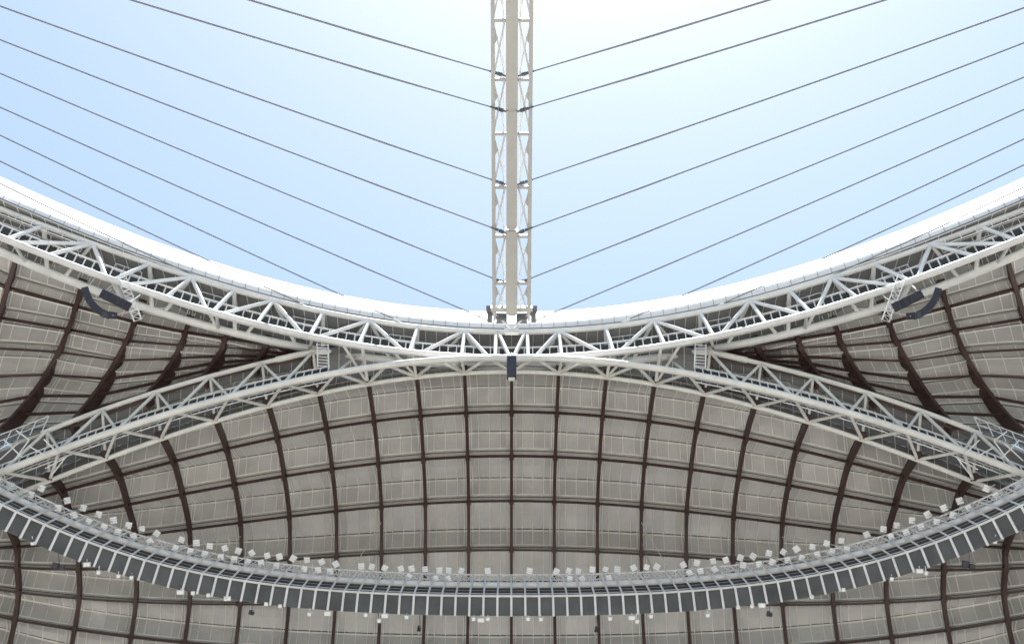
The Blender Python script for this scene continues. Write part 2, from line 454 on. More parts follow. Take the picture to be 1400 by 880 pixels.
for sg in (-1, 1):
    def S(p): return Vector((p.x*-sg, p.y, p.z))
    def tube(p, q, r, mt=WHITE, nm='brace'):
        k = MB(); k.tube([S(p), S(q)], r, 8); k.build(nm, mt, root, True)
    for u, ls in EVEN:
        xu_ = xu(u) if u > 30 else xu(30)+(u-30)*.04
        for l in ls:
            xl = xa(l) if l > 0 else xa(0)+(l)*.04
            tube(cU(xu_), cA(xl), .105)
        tube(cU(xu_), c4(xu_-1.6), .1); tube(cU(xu_), c4(xu_+1.1), .1)
    for u, l in ODD:
        xu_ = xu(u); tube(cU(xu_), cA(xa(l) if l > 0 else xa(0)), .11)
        if u < 660: tube(cU(xu_), c4(xu_-.1), .12)
    for l in (18, 160, 296, 428, 565, 640):
        x = xa(l); tube(cA(x), c4(x-.7), .09)
def railing(pts, up, sp, rt=.022, rp=.02, two=True):
    k = MB(); L = [0]
    for p, q in zip(pts, pts[1:]): L.append(L[-1]+(q-p).length)
    n = int(L[-1]/sp)
    off = up if isinstance(up, Vector) else Vector((0, 0, up))
    k.tube([p+off for p in pts], rt, 5)
    if two: k.tube([p for p in pts], rt, 5)
    for i in range(n+1):
        q = polyat(pts, i/n); k.tube([q, q+off], rp, 4)
    return k
def cR(x): return Vector((x, A_y(x)+.5, ZA+.5))
railing(curve(cR, -XM, XM, 241), .9, .46, .05, .042).build('handrail', GREYW, root)
def infill(root, pts, h, back):
    k = MB(); t = (back if isinstance(back, Vector) else Vector((0, back, 0)))
    for p, q in zip(pts, pts[1:]):
        u = h if isinstance(h, Vector) else Vector((0, 0, h)); k.quad(p+t, q+t, q+t+u, p+t+u)
    k.build('mesh_infill', INFILL, root)
infill(root, [p+Vector((0, 0, .1)) for p in curve(cR, -XM, XM, 121)], .7, .06)
def cR2(x): return Vector((x, A_y(x)+.95, ZA+.72))
railing(curve(cR2, -XM, XM, 121), .62, .92, .02, .018).build('handrail', GREYW, root)
m_ = MB()
for x0, x1 in zip(XS, XS[1:]):
    p0, p1 = cR(x0), cR(x1); q0, q1 = cR2(x0), cR2(x1)
    m_.quad(p0+Vector((0, .05, -.02)), p1+Vector((0, .05, -.02)), q1, q0)
m_.build('walkway', PLAT, root)

# ------------------------------------------------------------------ arch truss carrying the vault
root = thing('arch_truss', 'cream tubular arch truss sweeping down both sides from under the rim', 'truss', (0, 40, 44))
def c1b(x):
    p = c1(x); e = max(0, min(1, (3.2-abs(x))/2.2)); return p.lerp(cA(x)+Vector((0, .02, -.03)), e*e*(3-2*e))
m_ = MB(); m_.tube(curve(c1b, -27.5, 27.5, 111), .175, 12); [m_.tube([c1b(x-.05), c1b(x+.05)], .19, 12) for x in lin(-26, 26, 21) if abs(x) > 3.5]; m_.build('front_chord', CREAM, root, True)
m_ = MB(); m_.tube(curve(c2, -29, 29, 121), .13, 10); m_.build('rib_chord', CREAM, root, True)
for sg in (-1, 1):
    m_ = MB(); m_.tube([Vector((p.x*-sg, p.y, p.z)) for p in curve(c3, -10.6, -27.5, 41)], .13, 10); m_.build('back_chord', CREAM, root, True)
    # rounded gusset where the back chord runs into the rim's outer chord
    m_ = MB(); e = c3(-11.4); f = c4(-11.2); h = c4(-10.0).lerp(c3(-10.0), .5)
    m_.tube([Vector((p.x*-sg, p.y, p.z)) for p in (c4(-12.4), f, h, e, c3(-12.6))], .17, 10); m_.build('gusset', CREAM, root, True)
    def tube(p, q, r, nm='brace'):
        k = MB(); k.tube([Vector((p.x*-sg, p.y, p.z)), Vector((q.x*-sg, q.y, q.z))], r, 8); k.build(nm, CREAM, root, True)
    for k in range(1, 10):
        xm = -D_RIB*(k+.5)
        if k >= 1:
            tube(c1b(xm), c2(-D_RIB*k), .085); tube(c1b(xm), c2(-D_RIB*(k+1)), .085)
        if k >= 4:
            tube(c1b(xm), c3(xm+1.0), .085)
            if k < 9: tube(c1b(xm), c3(xm-D_RIB+1.0), .075)
            tube(c3(xm+1.0), c2(-D_RIB*k), .075)
    tube(c1b(-D_RIB*.5), c2(-D_RIB), .085)
    tube(c1b(-D_RIB*.5), c2(0), .07)
    for i in range(4):
        x = -D_RIB*i
        if i: tube(cA(x-.1), c2(x), .085)
        tube(cA(x-1.15), c2(x), .075)
    tube(c1b(-D_RIB*3.5), c4(-D_RIB*3.3), .08); tube(c1b(-D_RIB*2.5), c4(-D_RIB*2.3), .08)
    def S(p): return Vector((p.x*-sg, p.y, p.z))
    def cw(x): return c1(x)+Vector((0, .35, .42))
    railing([S(cw(x)) for x in lin(-9.6, -27, 80)], .62, .42, .045, .036).build('handrail', GREYW, root)
    infill(root, [S(cw(x)) for x in lin(-9.6, -27, 60)], .58, .06)
    def cw2(x): return c1(x)+Vector((0, 1.0, .6))
    railing([S(cw2(x)) for x in lin(-9.6, -27, 80)], Vector((0, .1, .34)), .42, .04, .036).build('handrail', GREYW, root)
    infill(root, [S(cw2(x)) for x in lin(-9.6, -27, 60)], Vector((0, .1, .32)), Vector((0, .06, .02)))

# dark cladding closing the valley between the side roofs and the vault
for sg, nm in ((-1, 'left'), (1, 'right')):
    root = thing('valley_cladding', 'dark seamed cladding behind the arch truss on the %s' % nm, 'cladding', (sg*18, 41, 43), 'valley cladding strips')
    k = MB()
    def val(x, f):
        g_ = .6*min(1, max(0, (abs(x)-26.6)/1.5)); f = f*(1+g_)-g_; p = c3(x).lerp(c2(x), f); o = p.normalized(); q = p+o*(.45+.75*max(0, math.sin(math.pi*f))**.7)
        return Vector((q.x*-sg, q.y, q.z))
    xs3 = lin(-7.5, -34.5, 45)
    for i in range(44):
        for h in range(6):
            c = 1+random.gauss(0, .04)
            k.quad(val(xs3[i], h/6), val(xs3[i+1], h/6), val(xs3[i+1], (h+1)/6), val(xs3[i], (h+1)/6), 0, c)
        k.tube([val(xs3[i], h/6)*.9992 for h in range(7)], .02, 4, 1, cap=False)
    xc = lin(-7.0, -14.5, 13)
    for x0, x1 in zip(xc, xc[1:]):
        def ed(x, f): p = c4(x).lerp(c3(x), f); p = p+p.normalized()*(1.75+.0*f); return Vector((p.x*-sg, p.y, p.z))
        for f in (0, .5): k.quad(ed(x0, f*1.6-.3), ed(x1, f*1.6-.3), ed(x1, f*1.6+.5), ed(x0, f*1.6+.5))
    k.build('panel', [SOFF, SEAM], root)

# ------------------------------------------------------------------ ladder bridges between the two trusses
for sg, nm in ((-1, 'left'), (1, 'right')):
    p = at_d(441, 470, 58.0); q = at_d(442, 503, 57.2)
    if sg > 0: p.x *= -1; q.x *= -1
    root = thing('access_ladder', 'white ladder joining rim and arch walkways %s of the beam' % nm, 'ladder', tuple(q), 'ladders between rim and arch')
    d = (q-p); sx = Vector((.29, .03, 0))
    for s_ in (-1, 1):
        k = MB(); k.tube([p+sx*s_, q+sx*s_], .035, 6); k.build('stile', GREYW, root)
    for i in range(8):
        c = p+d*(i+.3)/8; k = MB(); k.tube([c-sx, c+sx], .022, 5); k.build('rung', GREYW, root)

# ------------------------------------------------------------------ work platforms at the cable anchor nodes
for sg, nm in ((-1, 'left'), (1, 'right')):
    for i, (u, w_) in enumerate(((571, 'nearest the beam, %s side'), (442, 'second out from the beam, %s side'), (320, 'third out from the beam, %s side'), (204, 'by the hanging speakers, far %s'))):
        x0 = xu(u)-1.55; x1 = xu(u)-.3
        pts = [Vector((x*-sg, U_y(x)+.35, ZU-1.0+(.0))) for x in lin(x0, x1, 4)]
        root = thing('work_platform', 'small railed platform inside the rim truss, '+w_ % nm, 'platform', tuple(pts[1]), 'platforms at the cable ends')
        back = [p+Vector((0, .75, .1)) for p in pts]
        railing(pts, .5, .45, .022, .018).build('guard_rail', GREYW, root)
        railing(back, .5, .45, .022, .018).build('guard_rail', GREYW, root)
        k = MB(); k.quad(pts[0], pts[-1], back[-1], back[0])
        for f in (0, .33, .66, 1): k.tube([pts[0].lerp(pts[-1], f), back[0].lerp(back[-1], f)], .025, 4)
        k.build('deck', GREYW, root)

# ------------------------------------------------------------------ ridge beam over the opening
SLOPE = .33; YB, ZB = 38.45, 46.55
def bz(y): return ZB+SLOPE*(YB-y)
def beam_at(py, dz=0):
    d = ray(CX+ROLL*(440-py), py); k = d.z/d.y
    y = (ZB+SLOPE*YB+dz)/(k+SLOPE); return Vector((0, y, bz(y)+dz))
bdir = Vector((0, 1, -SLOPE)).normalized(); bnorm = Vector((0, SLOPE, 1)).normalized(); bx_ = Vector((1, 0, 0))
root = thing('ridge_beam', 'long pale lattice beam crossing the open sky down to the rim', 'beam', (0, YB, ZB))
HW = .955
for s_ in (-1, 1):
    k = MB(); p, q = Vector((s_*HW, 12, bz(12))), Vector((s_*HW, YB+.1, bz(YB+.1)))
    k.beam([p, q], [bx_]*2, [bnorm]*2, .20, .26, off=-.13); k.build('side_chord', KHAKI, root)
    k = MB(); p, q = Vector((s_*.43, 12, bz(12)+.9)), Vector((s_*.43, YB-.2, bz(YB)+.9))
    k.tube([p, q], .045, 6)
    k.build('top_rail', KHAKI, root)
ys = [beam_at(py).y for py in (-130, -48, 28, 109, 183, 256, 323, 387, 432)]
segs = [(12, beam_at(155, -.55).y), (beam_at(157, -.55).y, beam_at(318, -.55).y), (beam_at(321, -.55).y, YB-.1)]
for i, (a, b_) in enumerate(segs):
    k = MB(); wd = (.60, .56, .62)[i]
    p, q = Vector((0, a, bz(a))), Vector((0, b_, bz(b_)))
    k.beam([p, q], [bx_]*2, [bnorm]*2, wd, .8, off=-.5)
    k.box(q+bnorm*-.45, bx_, bdir, bnorm, wd*.32, .05, .1)
    k.build('box_girder', KHAKI, root)
for y in ys[1:]:
    k = MB()
    for s_ in (-1, 1):
        k.box(Vector((s_*.58, y, bz(y))), bx_, bdir, bnorm, .29, .085, .06)
    k.build('crossbar', KHAKI, root)
for i in range(len(ys)-1):
    a, c = ys[i], ys[i+1]
    for s_ in (-1, 1):
        k = MB(); k.tube([Vector((s_*.36, a, bz(a)-.05)), Vector((s_*.93, c-.15, bz(c)+.03))], .055, 6); k.build('brace', WHITE, root)
        k = MB(); k.tube([Vector((s_*.95, a+.1, bz(a)+.05)), Vector((s_*.36, c, bz(c)+.75))], .05, 6)
        k.build('brace', KHAKI, root)
        k = MB(); yy = a+(c-a)*.3; o_ = Vector((s_*(HW-.1), yy, bz(yy)+.02))     # triangular gusset on the chord
        t1 = bnorm*.02; A0 = o_-bdir*.38; B0 = o_+bdir*.26; C0 = o_-bx_*(s_*.17)
        n0 = len(k.v); k.v += [tuple(v) for v in (A0-t1, B0-t1, C0-t1, A0+t1, B0+t1, C0+t1)]
        for f in ((0, 1, 2), (5, 4, 3), (0, 3, 4, 1), (1, 4, 5, 2), (2, 5, 3, 0)): k.face(tuple(n0+z for z in f))
        k.build('gusset_plate', KHAKI, root)
# seat of the beam on the rim
k = MB(); e = Vector((0, YB, ZB))
k.box(e+Vector((0, -.25, .1)), bx_, bdir, bnorm, 1.15, .12, .16)
k.build('end_crossbeam', KHAKI, root)
for s_ in (-1, 1):
    k = MB(); k.box(e+Vector((s_*1.2, .12, -.05)), bx_, Vector((0, 1, 0)), Vector((0, 0, 1)), .14, .2, .34); k.box(e+Vector((s_*1.2, -.1, .22)), bx_, Vector((0, 1, 0)), Vector((0, 0, 1)), .2, .18, .12); k.build('bearing', PLAT, root)
    k = MB(); k.box(e+Vector((s_*.55, .1, -.3)), bx_, Vector((0, 1, 0)), Vector((0, 0, 1)), .3, .16, .25); 
    for q in range(5): k.box(e+Vector((s_*(.3+q*.12), -.08, -.3)), bx_, Vector((0, 1, 0)), Vector((0, 0, 1)), .018, .05, .25)
    k.build('bearing_plate', PLAT, root)
    k = MB(); k.tube([e+Vector((s_*.95, -.1, -.15)), e+Vector((0, .3, -.95))], .06, 6); k.tube([e+Vector((s_*.9, -.1, .1)), e+Vector((s_*.95, 0, -.6))], .09, 8); k.build('strut', WHITE, root)
k = MB(); k.tube([e+Vector((-.3, -.5, -.3)), e+Vector((.3, -.5, -.3))], .06, 6); k.box(e+Vector((0, .35, -1.0)), bx_, Vector((0, 1, 0)), Vector((0, 0, 1)), .4, .1, .05); k.box(e+Vector((0, .35, -1.25)), bx_, Vector((0, 1, 0)), Vector((0, 0, 1)), .36, .1, .05); k.build('seat_plate', GREYW, root)

# ------------------------------------------------------------------ stay cables
CAB = [((688, 103), (352, 0), 'hi', 'uppermost on the beam'),
       ((690, 152), (192, 0), 'lo', 'second from the top'),
       ((690, 252), (0, 5), 'hi', 'third from the top'),
       ((690, 318), (0, 51), 'lo', 'fourth from the top'),
       ((690, 387), (0, 97), 'hi', 'fifth from the top, low on the beam'),
       ((667, 438), (0, 143), 'rim', 'sixth from the top, at the beam foot'),
       ((567, 449), (0, 181), 'rim', 'ending at the first rim node out from the beam'),
       ((440, 428), (0, 216), 'rim', 'ending at the second rim node out from the beam'),
       ((312, 399), (0, 246), 'rim', 'ending at the third rim node out from the beam')]
CABR = [(361, 0), (205, 0), (0, 6), (0, 54), (0, 101), (0, 145), (0, 185), (0, 220), (0, 250)]     # right side, mirrored about the axis
for sg, nm in ((-1, 'left'), (1, 'right')):
    for ci, (a, l, kind, txt) in enumerate(CAB):
        if sg > 0: l = CABR[ci]
        if kind == 'rim': p = at_z(a[0], a[1], ZU+.15)
        else:
            p = beam_at(a[1], .3 if kind == 'hi' else -.5); p.x = at_d(a[0], a[1], p.y*cP+p.z*sP).x
        zz = 47.6 if kind != 'rim' else 46.9
        q = at_z(l[0], l[1], zz)
        f = (-33.0-p.x)/(q.x-p.x) if q.x > -33 else 1.0
        e = p+(q-p)*f; f2 = 1/f
        sag = .25
        def S(v): return Vector((v.x*-sg, v.y, v.z))
        root = thing('stay_cable', 'twin cable on the %s, %s' % (nm, txt), 'cable', tuple(S(p)), 'cables fanning out from the beam')
        dr = (e-p).normalized(); side = dr.cross(Vector((0, 0, 1))).normalized()
        st = 1.3 if kind == 'rim' else .55
        n = 28; L = (e-p).length
        def cp(i):
            t = i/n; return p+dr*st+(e-p-dr*st)*t+Vector((0, 0, -sag*4*t*(1-t)))
        k = MB(); k.tube([S(cp(i)) for i in range(n+1)], .033, 6); k.build('strand', CABLE, root, True)
        k = MB(); k.tube([S(cp(i)+side*.10*(0.25+min(1, i/5))+Vector((0, 0, .16))*min(1, .3+i/10)) for i in range(n+1)], .02, 6); k.build('strand', STRAND, root, True)
        k = MB()
        if kind == 'rim':
            k.tube([S(p), S(p+dr*.5)], .05, 8); k.tube([S(p+dr*.5), S(p+dr*.62)], .09, 8); k.tube([S(p+dr*.62), S(p+dr*1.15)], .045, 8); k.tube([S(p+dr*1.15), S(p+dr*1.35)], .075, 8)
            k.build('turnbuckle', GREYW, root)
        else:
            k.tube([S(p-dr*.2), S(p+dr*.1)], .05, 6); k.tube([S(p+dr*.08), S(p+dr*.32)], .1, 8); k.tube([S(p+dr*.37), S(p+dr*.5)], .08, 8); k.tube([S(p+dr*.5), S(p+dr*.8)], .05, 8)
            k.build('socket', SOCK, root)

# ------------------------------------------------------------------ light gantry with screen panels
ZR = 33.0
R_PX = [(0, 686), (41, 709), (107, 736), (170, 759), (212, 770), (335, 791), (355, 794), (490, 809), (615, 814.5), (695, 815.5)]
R_y = fit_y([at_z(x, y, ZR) for x, y in R_PX])
def cP0(x): return Vector((x, R_y(x), ZR))
xs = [0.0]; STEP = .69
while xs[-1] < 27.5:
    x = xs[-1]; dy = (R_y(x+.01)-R_y(x-.01))/.02; xs.append(x+STEP/math.sqrt(1+dy*dy))
XR = [-x for x in reversed(xs[1:])]+xs
def rnorm(x):
    dy = (R_y(x+.01)-R_y(x-.01))/.02; t = Vector((1, dy, 0)).normalized(); return Vector((-t.y, t.x, 0)), t
def off(x, up, out, skew=0.0):
    n, t = rnorm(x); return cP0(x)+Vector((0, 0, up))+n*out+t*(-skew*.045*x)
root = thing('light_gantry', 'curved white lighting gantry faced with dark panels across the bottom', 'gantry', (0, 45.5, 33))
X4 = lin(-27.4, 27.4, 161)
TUBE = (1.25, .85); KT = (2.15, 1.15); K2 = (1.82, 1.15)
m_ = MB(); m_.tube([off(x, *TUBE) for x in X4], .185, 12); [m_.tube([off(x-.05, *TUBE), off(x+.05, *TUBE)], .2, 12) for x in XR[3::6]]; m_.build('main_tube', WHITE, root, True)
m_ = MB(); m_.tube([off(x, *KT) for x in X4], .042, 6); m_.tube([off(x, *K2) for x in X4], .035, 6)
for i, (a, b_) in enumerate(zip(XR, XR[1:])):
    mid = (a+b_)/2
    m_.tube([off(a, *KT), off(mid, *TUBE)], .022, 4); m_.tube([off(mid, *TUBE), off(b_, *KT)], .022, 4)
    m_.tube([off(a, *K2), off(mid, *KT)], .02, 4); m_.tube([off(mid, *KT), off(b_, *K2)], .02, 4)
m_.build('lamp_truss', WHITE, root)
m_ = MB(); m_.tube([off(x, 0, 0) for x in X4], .06, 6); m_.build('top_rail', WHITE, root)
m_ = MB()
for u, o_ in ((.30, .22), (.68, .50)):
    m_.tube([off(x, u, o_) for x in X4], .022, 5)
m_.build('catwalk_rail', GREYW, root)
m_ = MB()
for u, o_ in ((.13, .2), (.40, .36), (.58, .50), (.88, .70)):
    pts = [off(x, u, o_) for x in X4]; nn = [rnorm(x)[0] for x in X4]
    m_.beam(pts, nn, [Vector((0, 0, 1))]*len(pts), .17, .05)
m_.build('cable_tray', TRAY, root)
PB = (-.90, .31)
for i, x in enumerate(XR):
    n, t = rnorm(x); a = off(x, 0, 0); b_ = off(x, *PB)
    dn = (b_-a).normalized(); fn = t.cross(dn).normalized()
    if fn.y > 0: fn = -fn
    k = MB(); k.beam([a+fn*.03, b_+dn*.06+fn*.03], [t]*2, [-fn]*2, .11, .12, off=-.03)
    sk = .9/(.045*20)*0.045/.045
    top = off(x, *KT, skew=1.25); k.tube([a, off(x, .95, .45, .55)+Vector((0, -.02, 0)), top], .05, 6)
    k.build('frame_fin', WHITE, root)
    if i < len(XR)-1:
        x1 = XR[i+1]; c, d = off(x1, 0, 0), off(x1, *PB); g_ = .03
        k = MB(); j_ = [-fn*(.03+random.uniform(0, .035)) for _ in range(4)]; q = [a+t*.04+j_[0], c-t*.04+j_[1], d-t*.04+j_[2], b_+t*.04+j_[3]]
        k.quad(*q); r_ = [v-fn*.08 for v in q]; k.quad(r_[3], r_[2], r_[1], r_[0])
        for z in range(4): k.quad(q[z], r_[z], r_[(z+1) % 4], q[(z+1) % 4])
        k.build('screen_panel', PANEL, root)

# ------------------------------------------------------------------ floodlights on the gantry
UP_L = [(14,664),(57,667),(92,684),(114,694),(135,703),(155,711),(175.5,718),(194,722.5),(214,729),(248,737.5),(268.5,742),(286.5,746),(307.5,749),(326,752.5),(344,755.5),
 (365.5,759),(382,760.5),(401,763),(419.5,765.5),(440,768),(459,771),(494,774),(508,774.5),(526,776),(548,777),(563,777),(581,778),(601,779.5),(613,779.5),(631,780),(667,780)]
LO_L = [(42.5,676),(79.5,694),(101,704),(121,712.5),(142,720),(161,727),(182.5,733),(205,739.5),(240,749),(260,753),(280,757),(302,761),(320,764),(339,767.5),(357,769),(378,773),(416,777.5),(435,779),(451,781),(559,788),(595.5,790),(613,791)]
UP_R = [(724,780),(760.5,781),(778,780),(790.5,780.5),(810,778),(828,778),(844,778),(866,776),(884,775),(898,774.5),(934,772),(953,769),(975,767),(992.5,765),(1012.5,762),(1029.5,760),(1051,756),(1071,754),(1089,750),(1111,747),(1130,742.5),(1150.5,739),(1185,730.5),(1207.5,723),(1226,718),(1247,711),(1268,703),(1290.5,694),(1312,684.5),(1349,667.5),(1392.5,663)]
LO_R = [(779,791),(796,791),(832.5,789.5),(942.5,782.5),(957.5,780.5),(977,778),(1016,772.5),(1037.5,771),(1056,768),(1077,765.5),(1096,762),(1117,757.5),(1137.5,754),(1158,750.5),(1218,733),(1239,727.5),(1259.5,720),(1280.5,713),(1303,704),(1325,694),(1362.5,677.5)]
def on_ring(px, py, out):
    Y = 44.0
    for _ in range(6):
        p = at_y(px, py, Y); n, t = rnorm(p.x); Y = R_y(p.x)+out/max(.5, n.y)
    return at_y(px, py, Y)
rng = random.Random(3)
def floodlight(px, py, out, label, first=[None]):
    p = on_ring(px, py, out)
    root = thing('floodlight', label, 'floodlight', tuple(p), 'floodlights along the gantry')
    tgt = Vector((p.x*.3+rng.uniform(-9, 9), rng.uniform(0, 12), rng.uniform(4, 16)))
    az = (tgt-p).normalized(); roll = rng.uniform(-.6, .6)
    ax = Vector((1, 0, 0)); ax = (ax-az*ax.dot(az)).normalized(); ay = az.cross(ax)
    ax2 = ax*math.cos(roll)+ay*math.sin(roll); ay2 = az.cross(ax2)
    h = .16*rng.uniform(.92, 1.08)
    k = MB(); k.box(p, ax2, ay2, az, h, h*1.05, .055, bev=.02); 
    for q in (-.6, 0, .6): k.box(p-az*.07+ax2*h*q, ax2, ay2, az, .012, h*.8, .03)
    k.build('housing', LAMP, root)
    k = MB()
    for q in (-.64, 0, .64): k.box(p+az*.06+ay2*(h*q), ax2, ay2, az, h*.9, h*.24, .008)
    k.build('lens', LENS, root)
    n, t = rnorm(p.x); zk = ZR+KT[0]
    foot = off(p.x, *KT) if p.z > zk-.1 else off(p.x, *TUBE)
    foot = Vector((p.x, foot.y, foot.z))
    k = MB(); k.tube([p-az*.1-ay2*.05, Vector((p.x, (p.y+foot.y)/2-az.y*.1, p.z-.2)), foot], .022, 5)
    k.tube([p-ax2*(h+.03)-az*.0, p-ax2*(h+.03)-az*.12, p+ax2*(h+.03)-az*.12, p+ax2*(h+.03)], .012, 4)
    k.build('bracket', LAMP, root)
for side, row, lst in (('left', 'upper', UP_L[::-1]), ('right', 'upper', UP_R), ('left', 'lower', LO_L[::-1]), ('right', 'lower', LO_R)):
    for i, (px, py) in enumerate(lst):
        floodlight(px, py, 1.15 if row == 'upper' else .95,
                   'square white floodlight in the gantry\'s %s row, %s %s of the central rib' % (row, ORD[i+1], side))

# ------------------------------------------------------------------ boxes under the gantry
def fixture(px, py, wpx, hpx, label, name='downlight', cat='downlight', grp='white fixtures under the gantry'):
    p = on_ring(px, py, .42); s_ = p.y*cP+p.z*sP
    hw = wpx/FPX*s_/2; hh = hpx/FPX*s_/2
    root = thing(name, label, cat, tuple(p), grp)
    az = (Vector((p.x*.5, 8, 0))-p).normalized(); ax = Vector((1, 0, 0)); ax = (ax-az*ax.dot(az)).normalized(); ay = az.cross(ax)
    if ay.z < 0: ay = -ay
    k = MB(); k.box(p, ax, ay, az, hw, hh, .09, bev=.015); k.build('housing', LAMP, root)
    k = MB(); k.box(p+az*.095, ax, ay, az, hw*.8, hh*.75, .008); k.build('lens', LENS, root)
    b_ = off(p.x, *PB)
    k = MB(); k.tube([p+ay*hh*.8, Vector((p.x, b_.y+.05, max(b_.z+.05, p.z+.15)))], .02, 5); k.tube([p-ax*(hw+.02), p-ax*(hw+.02)-az*.1+ay*hh, p+ax*(hw+.02)-az*.1+ay*hh, p+ax*(hw+.02)], .012, 4)
    k.build('hanger', GREYW, root)
SM_L = [(45,742),(135,782),(162,787),(180,789),(264,810),(285,813),(364,825),(383,828),(423,839),(500,840),(518.5,848),(556,843),(647.5,845.5),(667,845.5)]
SM_R = [(722,845.5),(739.5,846),(834,845),(871,849),(890,842),(967.5,840.5),(1009,829.5),(1028,828),(1109.5,815),(1153,805.5),(1219,791),(1266,783),(1360,740)]
BG_L = [(119,771),(247,809),(311,817.5),(448,838),(526,841),(657.5,847)]; BG_R = [(864,844),(1041.5,827),(1257,780)]
for side, lst in (('left', SM_L[::-1]), ('right', SM_R)):
    for i, (px, py) in enumerate(lst):
        fixture(px, py, 5.5, 5.5, 'tiny white box light slung under the gantry, %s %s of the central rib' % (ORD[i+1], side))
for side, lst in (('left', BG_L[::-1]), ('right', BG_R)):
    for i, (px, py) in enumerate(lst):
        fixture(px, py, 10, 6.5, 'wider pale box slung under the gantry, %s %s of the central rib' % (ORD[i+1], side), 'equipment_box', 'box', 'wider boxes under the gantry')
# dark hanging speakers below the gantry
for px, py, wpx, hpx, lab in ((80, 774, 18, 8, 'dark loudspeaker hanging below the gantry at far left'), (1324, 772, 18, 9, 'dark loudspeaker hanging below the gantry at far right'),
        (344, 837, 8, 6, 'small dark speaker below the gantry, middle left'), (573, 859, 5, 8, 'small dark camera under the gantry, left of centre'),
        (816, 860, 6, 8, 'small dark camera under the gantry, right of centre'), (1052, 839, 8, 7, 'small dark speaker below the gantry, middle right')):
    p = on_ring(px, py, .7); s_ = p.y*cP+p.z*sP; hw = wpx/FPX*s_/2; hh = hpx/FPX*s_/2
    root = thing('hanging_speaker', lab, 'speaker', tuple(p), 'dark devices under the gantry')
    az = (Vector((p.x*.3, 0, 0))-p).normalized(); ax = Vector((1, .35, 0)); ax = (ax-az*ax.dot(az)).normalized(); ay = az.cross(ax); ay = ay if ay.z > 0 else -ay
    k = MB(); k.box(p-ax*hw*.45, ax, ay, az, hw*.5, hh, .15, bev=.03); k.box(p+ax*hw*.52-ay*hh*.15, ax, ay, az, hw*.42, hh*.8, .13, bev=.03); k.build('cabinet', SPK, root)
    b_ = off(p.x, *PB)
    k = MB(); k.tube([p+ay*hh, Vector((p.x, b_.y+.08, max(b_.z, p.z+.3)))], .018, 5); k.tube([p-ax*hw+ay*hh, p+ax*hw+ay*hh], .015, 4); k.build('yoke', SOCK, root)

# ------------------------------------------------------------------ hanger rods from the vault to the gantry
for px0, py0, xr, tt, lab in ((240, 715, 0, 4.0, 'outer left'), (478, 778, 0, 4.0, 'inner left'), (918, 778, 0, 4.0, 'inner right'), (1172, 735, 0, 4.0, 'outer right')):
    foot = on_ring(px0, py0, 1.1)
    sx = -1 if px0 < 700 else 1
    rib_i = {'outer left': -6, 'inner left': -3, 'inner right': 3, 'outer right': 6}[lab]
    top = vault(D_RIB*rib_i, 3.3)
    root = thing('hanger_rod', 'pair of thin pale rods rising from the gantry to a vault rib, '+lab, 'rod', tuple(foot), 'rods carrying the gantry')
    for q, d in ((0, .0), (1, .9)):
        k = MB(); f2 = off(foot.x+sx*-d, *TUBE); t2 = vault(D_RIB*rib_i, 3.3+.45*q)
        k.tube([f2, t2], .022-.006*q, 5); k.build('rod', STRAND if q else GREYW, root)

